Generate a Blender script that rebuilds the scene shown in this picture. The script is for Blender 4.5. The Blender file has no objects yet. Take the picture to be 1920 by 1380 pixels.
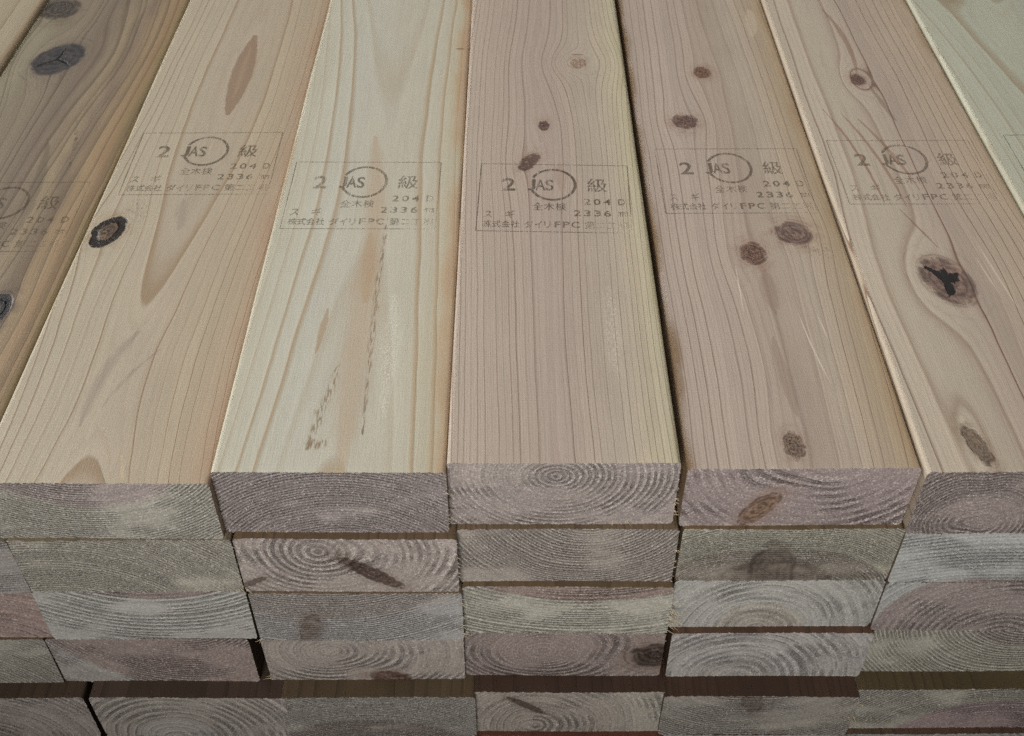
import bpy, math, random
import numpy as np

MM = 0.001
W, T, L = 90.0, 35.0, 2336.0          # plank section and length, mm
sc = bpy.context.scene
COL = sc.collection

# ---------------------------------------------------------------- camera
TH = math.radians(43.712)
cd = bpy.data.cameras.new('camera')
cam = bpy.data.objects.new('camera', cd)
COL.objects.link(cam)
cam.location = (-7.227*MM, -281.355*MM, 328.722*MM)
cam.rotation_euler = (math.pi/2 - TH, 0, 0)
cd.sensor_fit = 'HORIZONTAL'
cd.sensor_width = 36.0
cd.lens = 36.0*2128.64/1920.0
cd.clip_start = 0.01
cd.clip_end = 100
cd.dof.use_dof = True
cd.dof.focus_distance = 0.50
cd.dof.aperture_fstop = 22.0
sc.camera = cam

# ---------------------------------------------------------------- light
world = bpy.data.worlds.new('World')
sc.world = world
world.use_nodes = True
bg = world.node_tree.nodes['Background']
bg.inputs[0].default_value = (0.98, 0.97, 1.0, 1)
bg.inputs[1].default_value = 0.095

def area(name, loc, target, size, power, color, spread=180):
    ld = bpy.data.lights.new(name, 'AREA')
    ld.shape = 'RECTANGLE'
    ld.size, ld.size_y = size
    ld.energy = power
    ld.color = color
    ld.spread = math.radians(spread)
    o = bpy.data.objects.new(name, ld)
    COL.objects.link(o)
    o.location = loc
    d = np.array(target, float) - np.array(loc, float)
    from mathutils import Vector
    o.rotation_euler = Vector(d).to_track_quat('-Z', 'Y').to_euler()
    return o

area('window_light', (-2.6, 1.1, .72), (0, .15, 0), (1.6, .8), 60, (1.0, .985, .965))
area('ceiling_light', (.15, 1.9, 2.1), (0, .15, 0), (1.3, .9), 14.2, (1.0, .985, .96))
area('front_light', (-.20, -1.3, .50), (0, 0, .27), (.8, .40), 4.3, (1.0, .985, .97), 46)
sc.view_settings.view_transform = 'Standard'
sc.view_settings.look = 'None'
sc.cycles.use_denoising = False
sc.cycles.use_adaptive_sampling = False
sc.view_settings.exposure = -0.12
sc.view_settings.gamma = 1.0
sc.view_settings.use_curve_mapping = False

# ---------------------------------------------------------------- node helper
def srgb(r, g, b):
    f = lambda c: c/12.92 if c <= .04045 else ((c+.055)/1.055)**2.4
    return (f(r/255), f(g/255), f(b/255), 1)

class S:
    def __init__(s, nb, sk): s.nb, s.sk = nb, sk
    def __add__(a, b): return a.nb.m('ADD', a, b)
    def __radd__(a, b): return a.nb.m('ADD', b, a)
    def __sub__(a, b): return a.nb.m('SUBTRACT', a, b)
    def __rsub__(a, b): return a.nb.m('SUBTRACT', b, a)
    def __mul__(a, b): return a.nb.m('MULTIPLY', a, b)
    def __rmul__(a, b): return a.nb.m('MULTIPLY', b, a)
    def __truediv__(a, b): return a.nb.m('DIVIDE', a, b)
    def __rtruediv__(a, b): return a.nb.m('DIVIDE', b, a)

class NB:
    def __init__(s, name):
        s.mat = bpy.data.materials.new(name)
        s.mat.use_nodes = True
        s.t = s.mat.node_tree
        s.t.nodes.clear()
        s.out = s.t.nodes.new('ShaderNodeOutputMaterial')
    def put(s, sock, v):
        if isinstance(v, S): s.t.links.new(v.sk, sock)
        else: sock.default_value = v
    def m(s, op, a, b=None, c=None):
        n = s.t.nodes.new('ShaderNodeMath'); n.operation = op
        for i, v in enumerate((a, b, c)):
            if v is not None: s.put(n.inputs[i], v)
        return S(s, n.outputs[0])
    def clamp(s, a):
        n = s.t.nodes.new('ShaderNodeClamp'); s.put(n.inputs[0], a); return S(s, n.outputs[0])
    def sqrt(s, a): return s.m('SQRT', a)
    def vec(s, x=0., y=0., z=0.):
        n = s.t.nodes.new('ShaderNodeCombineXYZ')
        for i, v in enumerate((x, y, z)): s.put(n.inputs[i], v)
        return S(s, n.outputs[0])
    def coords(s):
        n = s.t.nodes.new('ShaderNodeTexCoord')
        k = s.t.nodes.new('ShaderNodeSeparateXYZ')
        s.t.links.new(n.outputs['Object'], k.inputs[0])
        return [S(s, o)*1000.0 for o in k.outputs]
    def noise(s, v, scale=1.0, detail=2.0, rough=.5, dim='3D', lac=2.0):
        n = s.t.nodes.new('ShaderNodeTexNoise'); n.noise_dimensions = dim
        if dim == '1D': s.put(n.inputs['W'], v)
        else: s.put(n.inputs['Vector'], v)
        n.inputs['Scale'].default_value = scale
        n.inputs['Detail'].default_value = detail
        n.inputs['Roughness'].default_value = rough
        n.inputs['Lacunarity'].default_value = lac
        return S(s, n.outputs[0])
    def white(s, w):
        n = s.t.nodes.new('ShaderNodeTexWhiteNoise'); n.noise_dimensions = '1D'
        s.put(n.inputs['W'], w); return S(s, n.outputs[0])
    def voro(s, v, scale=1.0, rand=1.0, feature='F1', out=0):
        n = s.t.nodes.new('ShaderNodeTexVoronoi'); n.feature = feature
        s.put(n.inputs['Vector'], v); n.inputs['Scale'].default_value = scale
        n.inputs['Randomness'].default_value = rand
        return S(s, n.outputs[out])
    def ss(s, a, b, x, lo=0., hi=1.):
        n = s.t.nodes.new('ShaderNodeMapRange'); n.interpolation_type = 'SMOOTHSTEP'
        s.put(n.inputs[0], x)
        for i, v in zip((1, 2, 3, 4), (a, b, lo, hi)): s.put(n.inputs[i], v)
        return S(s, n.outputs[0])
    def mix(s, f, a, b, mode='MIX'):
        n = s.t.nodes.new('ShaderNodeMix'); n.data_type = 'RGBA'; n.blend_type = mode
        n.clamp_factor = True
        s.put(n.inputs[0], f); s.put(n.inputs[6], a); s.put(n.inputs[7], b)
        return S(s, n.outputs[2])
    def scale(s, col, f):
        n = s.t.nodes.new('ShaderNodeVectorMath'); n.operation = 'SCALE'
        s.put(n.inputs[0], col); s.put(n.inputs[3], f); return S(s, n.outputs[0])
    def curve(s, x, pts):
        """smooth 1-D function through (mm, value) points"""
        x0, x1 = pts[0][0], pts[-1][0]
        lo = min(p[1] for p in pts); hi = max(p[1] for p in pts)
        if hi-lo < 1e-6: return lo
        pad = .15*(hi-lo); lo -= pad; hi += pad
        n = s.t.nodes.new('ShaderNodeFloatCurve')
        c = n.mapping.curves[0]
        P = [((a-x0)/(x1-x0), (b-lo)/(hi-lo)) for a, b in pts]
        c.points[0].location = P[0]; c.points[1].location = P[-1]
        for q in P[1:-1]: c.points.new(*q)
        if len(P) > 11:
            for q in c.points: q.handle_type = 'VECTOR'
        n.mapping.use_clip = False
        n.mapping.update()
        s.put(n.inputs['Value'], (x-x0)/(x1-x0))
        return S(s, n.outputs[0])*(hi-lo)+lo
    def ramp(s, x, stops):
        n = s.t.nodes.new('ShaderNodeValToRGB')
        cr = n.color_ramp
        cr.elements[0].position, cr.elements[0].color = stops[0]
        cr.elements[1].position, cr.elements[1].color = stops[-1]
        for p, c in stops[1:-1]:
            cr.elements.new(p).color = c
        s.put(n.inputs[0], x)
        return S(s, n.outputs[0])
    def finish(s, col, rough, spec, height, hscale):
        p = s.t.nodes.new('ShaderNodeBsdfPrincipled')
        s.put(p.inputs['Base Color'], col)
        s.put(p.inputs['Roughness'], rough)
        s.put(p.inputs['Specular IOR Level'], spec)
        bn = s.t.nodes.new('ShaderNodeBump')
        bn.inputs['Strength'].default_value = 1.0
        bn.inputs['Distance'].default_value = hscale*MM
        s.put(bn.inputs['Height'], height)
        s.t.links.new(bn.outputs[0], p.inputs['Normal'])
        s.t.links.new(p.outputs[0], s.out.inputs[0])
        return s.mat

# ---------------------------------------------------------------- solid wood
def knot_nodes(nb, X, Y, k, seed):
    """one branch crossing the board: grain shift, ring bump and its own look"""
    rx, ry = k['r']
    ang = math.radians(k.get('a', 0))
    dx, dy = X-k['p'][0], Y-k['p'][1]
    ca, sa = math.cos(ang), math.sin(ang)
    u = (dx*ca+dy*sa)/rx
    v = (dy*ca-dx*sa)/ry
    wob = nb.noise(nb.vec(dx, dy, seed), .9/min(rx, ry), 3)
    rho = nb.sqrt(u*u+v*v)+(wob-.5)*k.get('wob', .7)
    qx = dx/(rx*k.get('sx', 1.7)); qy = dy/(ry*k.get('sy', 2.6))
    q = qx*qx+qy*qy
    g = k.get('g', .85)
    shift = dx*(-g)/(q+1.0)
    bump = k.get('b', 0.)/(q*q+1.0)
    return dict(u=u, v=v, rho=rho, q=q, shift=shift, bump=bump, dx=dx, dy=dy, k=k, wob=wob)

def field(nb, b, X, Y, Z, knots, fine=1.0):
    sd = b['seed']*7.31
    wa = b.get('warp', 1.0)
    n1 = nb.noise(nb.vec(X/38., Y/170., Z/38.+sd), 1., 1.)
    n2 = nb.noise(nb.vec(X/9., Y/38., Z/9.+sd+40.), 1., 2.)
    Xw = X+(n1-.5)*(7.*wa)+(n2-.5)*(1.6*wa*fine)
    rb = None
    for kn in knots:
        Xw = Xw+kn['shift']
        if kn['k'].get('b'): rb = kn['bump'] if rb is None else rb+kn['bump']
    px = nb.curve(Y, b['px']) if isinstance(b['px'], list) else b['px']
    pz = nb.curve(Y, b['pz']) if isinstance(b['pz'], list) else b['pz']
    ex = Xw-px
    ez = (Z-pz)*b.get('asp', 1.0)
    R = nb.sqrt(ex*ex+ez*ez)
    if rb is not None: R = R+rb
    n3 = nb.noise(nb.vec(X/14., Y/60., Z/14.+sd+80.), 1., 2.)
    R = R+(n3-.5)*(1.3*wa*b.get('rw', 1.)*fine)
    if b.get('inner'):
        R0, fac = b['inner']
        R = nb.m('MAXIMUM', R, R0)+nb.m('MINIMUM', R-R0, 0.0)*fac
    s = R/b['sp']+(nb.noise(R/13.+sd, 1., 2., dim='1D')-.5)*b.get('irr', 2.0)+b.get('off', 0.)
    return R, s, ex, ez

def rings(nb, s, sd, a=.5, bb=.93, sharp=.06):
    k = nb.m('FLOOR', s)
    ph = s-k
    r1 = nb.white(k+sd)
    r2 = nb.white(k+sd+31.7)
    late = nb.ss(a, bb, ph)*nb.ss(1.-sharp, 1., ph, 1., 0.)
    return ph, late, r1, r2

def rx_ry(k): return k['r']

def apply_knots(nb, col, h, rough, X, Y, ks, seed, off=0):
    for i, k in enumerate(ks):
        if k.get('ghost'): continue
        # evaluated afresh here (a hair apart) so that few values stay alive at once
        kk = dict(k); kk['p'] = (k['p'][0]+.0013, k['p'][1])
        kn = knot_nodes(nb, X, Y, kk, seed+i+off)
        rho = kn['rho']; u, v = kn['u'], kn['v']
        c1, c2, c3 = k.get('c', (srgb(92, 64, 50), srgb(58, 40, 34), srgb(122, 92, 72)))
        fine = nb.noise(nb.vec(u*1.2, v*1.2, seed+i*3.), 4.5, 4., .65)
        core = nb.ss(k.get('e0', .76), 1.08, rho+(fine-.5)*.5, 1., 0.)
        halo = nb.ss(.9, k.get('hw', 2.3), rho, 1., 0.)
        halo_n = halo*nb.ss(.3, .7, kn['wob'])
        col = nb.mix(halo_n*k.get('ho', .7), col, c3)
        # swirl lines around the knot
        ln = nb.m('PINGPONG', rho*k.get('sw', 2.6)+fine*.35, .5)*2.0
        lines = nb.ss(.72, .98, ln)*nb.ss(.42, .58, kn['wob'])*nb.ss(1.0, 2.1, rho, 1., 0.)
        col = nb.mix(lines*k.get('lo', .45)*.8, col, c2)
        rr = nb.m('PINGPONG', rho*3.2+fine*.8, .5)*2.0
        m0 = min(rx_ry(k))
        f0 = 2.2/m0
        vn = nb.noise(nb.vec(kn['dx']*f0, kn['dy']*f0*1.25, seed+i*5.), 1., 4., .68)
        rid = 1.0-nb.m('ABSOLUTE', vn*2.0-1.0)
        wv = nb.noise(nb.vec(kn['dx']*f0*.5, kn['dy']*f0*.5, seed+i*5.+77.), 1., 2.)
        vein = nb.ss(.955, .99, rid)*nb.ss(.42, .55, wv)
        cc = nb.mix(nb.ss(.25, .80, rr*.45+(fine-.5)*1.2+.28), c1, c2)
        cc = nb.mix(nb.ss(.52, .66, vn)*.7, cc, c3)
        cc = nb.mix(nb.ss(.46, .34, vn)*.55, cc, tuple(q*.45 for q in c2[:3])+(1,))
        cc = nb.mix(vein*k.get('vein', .8)*nb.ss(.25, 1.0, rho, 1., .15), cc, (.022, .014, .011, 1))
        rim = nb.ss(.72, .92, rho)*nb.ss(1.16, 1.0, rho)*nb.ss(.40, .56, nb.noise(nb.vec(kn['dx']*f0*.6, kn['dy']*f0*.6, seed+i*2.), 1., 2.))
        col = nb.mix(core*k.get('op', .92), col, cc)
        col = nb.mix(rim*k.get('rim', .7), col, c2)
        h = h-core*k.get('sink', .25)+core*fine*.25
        typ = k.get('t', 'plain')
        if typ == 'hole':
            wn0 = nb.noise(nb.vec(u, v, seed+19.), 1.8, 3., .6)
            th = nb.m('ARCTAN2', v, u)*(180/math.pi)
            rr0 = nb.curve(th+(wn0-.5)*60., k['shape'])
            rad = nb.sqrt(u*u+v*v)*1.12+(fine-.5)*.42
            crack = nb.ss(-.05, .05, rad-rr0, 1., 0.)
            col = nb.mix(nb.ss(.0, .16, rad-rr0, .35, 0.), col, c3)
            col = nb.mix(crack, col, (.010, .007, .006, 1))
            h = h-crack*2.
        if typ == 'star':
            th = nb.m('ARCTAN2', v, u)
            w = nb.noise(nb.vec(u, v, seed+9.), 2.2, 3.)
            arm = nb.m('ABSOLUTE', nb.m('SINE', th*(k.get('n', 3)/2.)+(w-.5)*1.5+k.get('ph', 0.)))*rho
            cw = k.get('cw', .10)
            crack = nb.ss(cw*.45, cw, arm, 1., 0.)*nb.ss(.55, k.get('ce', .95), rho, 1., 0.)
            col = nb.mix(crack, col, (.008, .006, .005, 1))
            h = h-crack*1.6
        if typ == 'loose':
            ring = nb.ss(.50, .66, rho)*nb.ss(1.0, 1.12, rho, 1., 0.)
            ring = nb.clamp(ring*nb.ss(.32, .46, fine)+nb.ss(.1, .3, rho, .5, 0.)*nb.ss(.45, .55, fine))
            col = nb.mix(ring*.97, col, (.012, .008, .006, 1))
            h = h-ring*1.4
        if typ == 'dark':
            pit = nb.ss(.53, .62, nb.noise(nb.vec(kn['dx']*.9, kn['dy']*1.3, seed+3.), 1., 4., .7)-rho*.05)*nb.ss(.35, 1.0, rho, 1., 0.)
            col = nb.mix(pit*.9, col, (.02, .012, .01, 1))
            h = h-pit*.7
        if k.get('specks'):
            # torn grain specks on one side of the knot
            sx, sy = k['specks']
            a = kn['dx']-sx; bq = kn['dy']-sy
            ra = nb.sqrt(a*a/(k['r'][0]**2*1.5)+bq*bq/(k['r'][1]**2*.9))
            sp = nb.ss(.54, .68, nb.noise(nb.vec(kn['dx']*1.0, kn['dy']*.55, seed+5.), 1., 4., .65))
            sp = sp*nb.ss(.5, 1.25, ra, 1., 0.)
            col = nb.mix(sp*.55, col, srgb(92, 68, 54))
    return col, h, rough

def mark_nodes(nb, X, Y, mk, seed):
    """tapered stroke on the face: scratch, resin streak, bruise, painted sparkle"""
    (x0, y0), (x1, y1), w = mk['a'], mk['b'], mk['w']
    vx, vy = x1-x0, y1-y0
    ll = vx*vx+vy*vy
    ax, ay = X-x0, Y-y0
    t0 = (ax*vx+ay*vy)/ll
    t = nb.clamp(t0)
    ex = ax-t*vx; ey = ay-t*vy
    n = nb.noise(nb.vec(X*.5, Y*mk.get('ny', .12), seed), 1., 3.)
    bow = mk.get('bow', 0.)
    if bow: ex = ex-(t*(1.0-t))*4.*bow
    d = nb.sqrt(ex*ex+ey*ey)+(n-.5)*w*mk.get('nz', .9)
    ww = (t*(1.0-t)*4.0)*w*.8+w*.2 if mk.get('taper', True) else w
    m = nb.ss(mk.get('e', .55), 1.1, d/ww, 1., 0.)
    if mk.get('broken'):
        m = m*nb.ss(.47, .60, nb.noise(nb.vec(X*mk.get('bx', 1.9), Y*mk.get('by', .16), seed+8.), 1., 3., .6))
    return m

def long_material(b):
    nb = NB('planed_wood')
    X, Y, Z = nb.coords()
    sd = b['seed']*7.31
    kns = [knot_nodes(nb, X, Y, k, sd+i) for i, k in enumerate(b.get('knots', []))]
    R, s, ex, ez = field(nb, b, X, Y, Z, kns)
    ph, late, r1, r2 = rings(nb, s, sd, b.get('la', .45), b.get('lb', .93), b.get('ls', .07))
    fib = nb.noise(nb.vec(X*2.6, Y*.045, Z*2.6+sd), 1., 4., .62)
    fib2 = nb.noise(nb.vec(X*.35, Y*.008, Z*.35+sd+5.), 1., 3., .55)
    blot = nb.noise(nb.vec(X*.05, Y*.022, Z*.05+sd+9.), 1., 3., .5)
    xr = (X+(blot-.5)*b.get('edge', 14.)+(fib2-.5)*5.)/W+.5
    base = nb.ramp(xr, b['ramp'])
    pore = nb.noise(nb.vec(X*4.2, Y*.09, Z*4.2+sd+60.), 1., 3., .7)
    base = nb.scale(base, .79+fib*.20+fib2*.16+(blot-.5)*.14+nb.ss(.30, .62, pore)*.08)
    # tone from ring to ring
    base = nb.scale(base, (r2-.5)*b.get('tone', .10)+1.0)
    early = nb.ss(.0, .35, ph, 1., 0.)
    base = nb.scale(base, early*.05+1.0)
    amt = nb.clamp(r1*1.1+.12)*b.get('amt', .7)*(.65+fib2*.7)
    col = nb.mix(late*amt, base, b['late'])
    # faint secondary lines inside the rings
    s2 = s*3.0+fib2*.8
    l2 = nb.ss(.55, .95, s2-nb.m('FLOOR', s2))
    col = nb.mix(l2*b.get('sub', .12), col, b['late'])
    # narrow dark growth lines
    thin = nb.ss(.90, .955, ph)*nb.ss(.975, 1., ph, 1., 0.)*nb.ss(.25, .8, r2)
    col = nb.mix(thin*b.get('thin', .35), col, b.get('thinc', srgb(92, 68, 52)))
    # planer chatter across the board and wood flecks
    chat = nb.m('SINE', Y*(2*math.pi/1.55)+(blot-.5)*9.+fib*1.2)
    cm = nb.ss(.38, .7, nb.noise(nb.vec(X*.05, Y*.02, sd+2.), 1., 2.))
    col = nb.scale(col, 1.0+chat*cm*.009)
    fl = nb.noise(nb.vec(X*3.2, Y*.62, sd+12.), 1., 2., .6)
    flk = nb.ss(.66, .76, fl)
    col = nb.scale(col, flk*(.10+b.get('spark', 0.)*.25)+1.0)
    dk = nb.ss(.30, .22, fl, 0., 1.)
    col = nb.scale(col, 1.0-dk*.10)
    h = fib*.13+late*.12*amt+chat*cm*.006+fl*.08+pore*.06
    rough = .38+fib*.18-flk*.12
    for i, mk in enumerate(b.get('marks', [])):
        if mk.get('post'): continue
        m = mark_nodes(nb, X, Y, mk, sd+i*2.)
        col = nb.mix(m*mk.get('o', .7), col, mk['c'])
        h = h+m*mk.get('h', 0.)
    col, h, rough = apply_knots(nb, col, h, rough, X, Y, b.get('knots', []), sd)
    for i, mk in enumerate(b.get('marks', [])):
        if not mk.get('post'): continue
        m = mark_nodes(nb, X, Y, mk, sd+i*2.)
        col = nb.mix(m*mk.get('o', .7), col, mk['c'])
        h = h+m*mk.get('h', 0.)
    return nb.finish(col, rough, b.get('spec', .42), h, 1.0)

def end_material(b):
    nb = NB('sawn_end_grain')
    X, Y, Z = nb.coords()
    sd = b['seed']*7.31
    kns = [knot_nodes(nb, X, Y, k, sd+i) for i, k in enumerate(b.get('knots', []))]
    eks = [knot_nodes(nb, X, Z, k, sd+i+60) for i, k in enumerate(b.get('eknots', []))]
    R, s, ex, ez = field(nb, b, X, Y, Z, kns+eks, .4)
    e = b.get('end', {})
    mul = e.get('mul', 1.)
    if mul != 1.: s = s*mul
    kk = nb.m('FLOOR', s)
    ph, late, r1, r2 = rings(nb, s, sd, .45, .9, .10)
    tang = nb.m('ARCTAN2', ex, ez)*R
    # where the saw tore the fibres out and where it left them smooth
    patch = nb.noise(nb.vec(X*.030, Z*.05, sd+21.), 1., 2., .5)
    vary = nb.ss(.34, .62, nb.noise(nb.vec(X*.055, Z*.07, sd+121.), 1., 2.))*.45+.55
    torn = nb.ss(.40, .60, patch+e.get('torn', 0.))*.78+.18
    hb = nb.noise(nb.vec(X*.06, Z*.06, sd+33.), 1., 3.)
    heart = nb.ss(-.6, .6, (R-e.get('rh', 30.)+(hb-.5)*5.)/e.get('rs', 3.), 1., 0.)
    base = nb.mix(heart, e.get('sap', srgb(150, 150, 144)), e.get('heart', srgb(138, 120, 118)))
    mott = nb.noise(nb.vec(X*.11, Z*.16, sd+3.), 1., 4., .6)
    base = nb.scale(base, e.get('gain', 1.)*(.90+mott*.24))
    # ring by ring tone
    base = nb.scale(base, (r2-.5)*.16+1.0)
    bold = e.get('bold', .5)
    line = nb.ss(.60, .88, ph)*nb.ss(.95, 1., ph, 1., 0.)
    lite = nb.ss(.0, .16, ph)*nb.ss(.22, .46, ph, 1., 0.)
    # pits in dashes along the rings, bright standing fibres, relief shading painted in colour
    gr = nb.noise(nb.vec(X, Z, sd+50.), 1.7, 3., .8)
    gr2 = nb.noise(nb.vec(X+50., Z, sd+50.), 1.15, 2., .6)
    tq = tang*e.get('tf', 1.0)+gr2*.8
    brk = nb.noise(nb.vec(kk*3.71+sd, tq, 0.), 1., 2., .6)
    band = nb.ss(.06, .18, ph)*nb.ss(.70, .46, ph)
    dash = band*nb.ss(.40, .55, brk*.72+gr*.34)
    lat = nb.ss(.76, .86, ph)*nb.ss(1.0, .96, ph)
    scr = nb.ss(.46, .66, nb.noise(nb.vec(X*.12, Z*.2, sd+90.), 1., 3.)+e.get('scr', 0.))
    dash = nb.clamp(dash*(1.0-scr*.45)+nb.ss(.50, .62, gr2*.5+gr*.52)*scr*.6)
    smooth = nb.scale(base, 1.0+lite*.20)
    smooth = nb.mix(line*nb.clamp(r1*1.1+.12)*vary*max(bold, .38), smooth, e.get('line', srgb(70, 54, 52)))
    rug = nb.scale(base, .90+lat*vary*.34*(1.0-scr*.5)+gr*.26)
    rug = nb.mix(dash*vary*(r1*.6+.5)*e.get('pit', .62)*1.0, rug, e.get('pitc', srgb(66, 53, 53)))
    smooth = nb.scale(smooth, .84)
    rug = nb.scale(rug, .82+vary*.16)
    col = nb.mix(torn, smooth, rug)
    fleck = nb.ss(.53, .66, gr*.70+gr2*.36)*(1.0-dash*.6)
    col = nb.mix(fleck*(torn*.40+.34), col, srgb(228, 222, 214))  # pale and dark grain: lit and shaded relief put into the colour
    dd = nb.ss(.46, .36, gr*.6+gr2*.4, 0., 1.)
    col = nb.mix(dd*(torn*.36+.34), col, srgb(72, 60, 60))
    # faint saw marks
    saw = nb.noise(nb.vec(X*.9+Z*.35, Z*.06, sd+70.), 1., 2.)
    col = nb.scale(col, .93+saw*.14)
    h = gr*.5*(torn*.8+.25)+gr2*.3-dash*torn*.6+lat*torn*.25-line*.25*bold*(1.0-torn)+saw*.12
    rough = .82
    col, h, rough = apply_knots(nb, col, h, rough, X, Z, b.get('eknots', []), sd, 60)
    return nb.finish(col, .85, .15, h, e.get('bump', 1.5))

# ---------------------------------------------------------------- plank mesh
def smooth_noise(rng, n, width):
    k = np.exp(-np.linspace(-2, 2, 2*width+1)**2)
    a = rng.standard_normal(n+2*width)
    v = np.convolve(a, k/np.sqrt((k*k).sum()), 'valid')
    return v[:n]

def grid_points(step, rad, T=T):
    nx, nz = int(round(W/step)), int(round(T/step))
    xs = np.linspace(-W/2, W/2, nx+1); zs = np.linspace(-T, 0, nz+1)
    X, Z = np.meshgrid(xs, zs)               # rows: z, cols: x
    cx = np.clip(X, -W/2+rad, W/2-rad); cz = np.clip(Z, -T+rad, -rad)
    ax, az = X-cx, Z-cz
    mx = np.maximum(abs(ax), abs(az)); hy = np.hypot(ax, az)
    f = np.where(hy > 1e-9, mx/np.maximum(hy, 1e-9), 0)
    return cx+ax*f, cz+az*f, nx, nz

def mesh_from(name, V, F4):
    me = bpy.data.meshes.new(name)
    V = np.asarray(V, np.float32); F4 = np.asarray(F4, np.int32)
    me.vertices.add(len(V)); me.vertices.foreach_set('co', (V*MM).ravel())
    me.loops.add(F4.size); me.loops.foreach_set('vertex_index', F4.ravel())
    me.polygons.add(len(F4))
    me.polygons.foreach_set('loop_start', np.arange(0, F4.size, 4, dtype=np.int32))
    me.polygons.foreach_set('use_smooth', np.ones(len(F4), bool))
    me.update(calc_edges=True)
    return me

def build_plank(b):
    rng = np.random.default_rng(b['seed']+11)
    X, Z, nx, nz = grid_points(b.get('step', .55), b.get('rad', 1.7), T+b.get('dz', 0.))
    Y = np.zeros_like(X)
    # boundary loop, counter-clockwise seen from the front
    bl = [(0, i) for i in range(nx)]+[(j, nx) for j in range(nz)]+[(nz, i) for i in range(nx, 0, -1)]+[(j, 0) for j in range(nz, 0, -1)]
    bi = np.array(bl); n = len(bl)
    # the saw leaves the end slightly wavy and fuzzy
    Y += rng.normal(0, .10, Y.shape)
    Y += .25*np.sin(X/23.+b['seed'])+.2*np.sin(Z/9.+b['seed']*2.)
    fz = np.abs(smooth_noise(rng, nx+1, 2))
    fz2 = np.maximum(0, smooth_noise(rng, nx+1, 1)-.9)
    lip = .22*fz+.85*fz2*(rng.random(nx+1) > .45)
    Z[0] -= lip; Z[1] -= lip*.55; Z[2] -= lip*.2
    Y[0] -= .35*lip+.2*rng.random(nx+1)
    rt = np.abs(smooth_noise(rng, nz+1, 2)); rt2 = np.maximum(0, smooth_noise(rng, nz+1, 1)-.8)
    X[:, -1] += .10*rt+.45*rt2*(rng.random(nz+1) > .6); X[:, -2] += .05*rt
    Z[-1] -= np.clip(.07*np.abs(smooth_noise(rng, nx+1, 4)), 0, .25)
    Y[-1] += np.clip(.10*smooth_noise(rng, nx+1, 2), -.25, .25)
    V = np.stack([X, Y, Z], -1).reshape(-1, 3)
    idx = np.arange((nx+1)*(nz+1)).reshape(nz+1, nx+1)
    F = np.stack([idx[:-1, :-1], idx[:-1, 1:], idx[1:, 1:], idx[1:, :-1]], -1).reshape(-1, 4)
    end = mesh_from('sawn_end', V, F)
    # long faces
    X0, Z0, _, _ = grid_points(b.get('step', .55), b.get('rad', 1.7), T+b.get('dz', 0.))
    st = [0., .7, 1.6, 4., 12.]+list(np.linspace(30, 480, 46))+[700, 1100, 1600, L]
    fx, fzz, fy = X[bi[:, 0], bi[:, 1]], Z[bi[:, 0], bi[:, 1]], Y[bi[:, 0], bi[:, 1]]
    cx, cz = X0[bi[:, 0], bi[:, 1]], Z0[bi[:, 0], bi[:, 1]]
    ring = []
    bow = b.get('bow', 0.)
    wn = smooth_noise(rng, len(st), 6)
    for si, y in enumerate(st):
        k = math.exp(-y/1.0)
        x = cx*(1-k)+fx*k; z = cz*(1-k)+fzz*k
        if y > 20: x = x+.12*wn[si]
        ring.append(np.stack([x, y+fy*k, z+bow*(y/450.)**2*np.where(y < 500, 1, 0)], -1))
    V = np.concatenate(ring)
    F = []
    a = np.arange(n); c = (a+1) % n
    for i in range(len(st)-1):
        F.append(np.stack([i*n+c, i*n+a, (i+1)*n+a, (i+1)*n+c], -1))
    # far end: strips across between bottom and top
    o = (len(st)-1)*n
    top = [o+nx+nz+i for i in range(nx+1)][::-1]
    bot = [o+i for i in range(nx+1)]
    F.append(np.array([[bot[i+1], bot[i], top[i], top[i+1]] for i in range(nx)]))
    body = mesh_from('plank', V, np.concatenate(F))
    return body, end

def link(name, me, mat, parent=None):
    o = bpy.data.objects.new(name, me)
    COL.objects.link(o)
    if mat is not None: me.materials.append(mat)
    if parent is not None: o.parent = parent
    return o

# ---------------------------------------------------------------- torn fibres
def fibre_material():
    nb = NB('torn_fibre')
    X, Y, Z = nb.coords()
    n = nb.noise(nb.vec(X, Y, Z), .8, 2.)
    col = nb.mix(n, srgb(150, 128, 96), srgb(214, 200, 168))
    return nb.finish(col, .7, .2, n, .1)
FIB = fibre_material()

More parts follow.
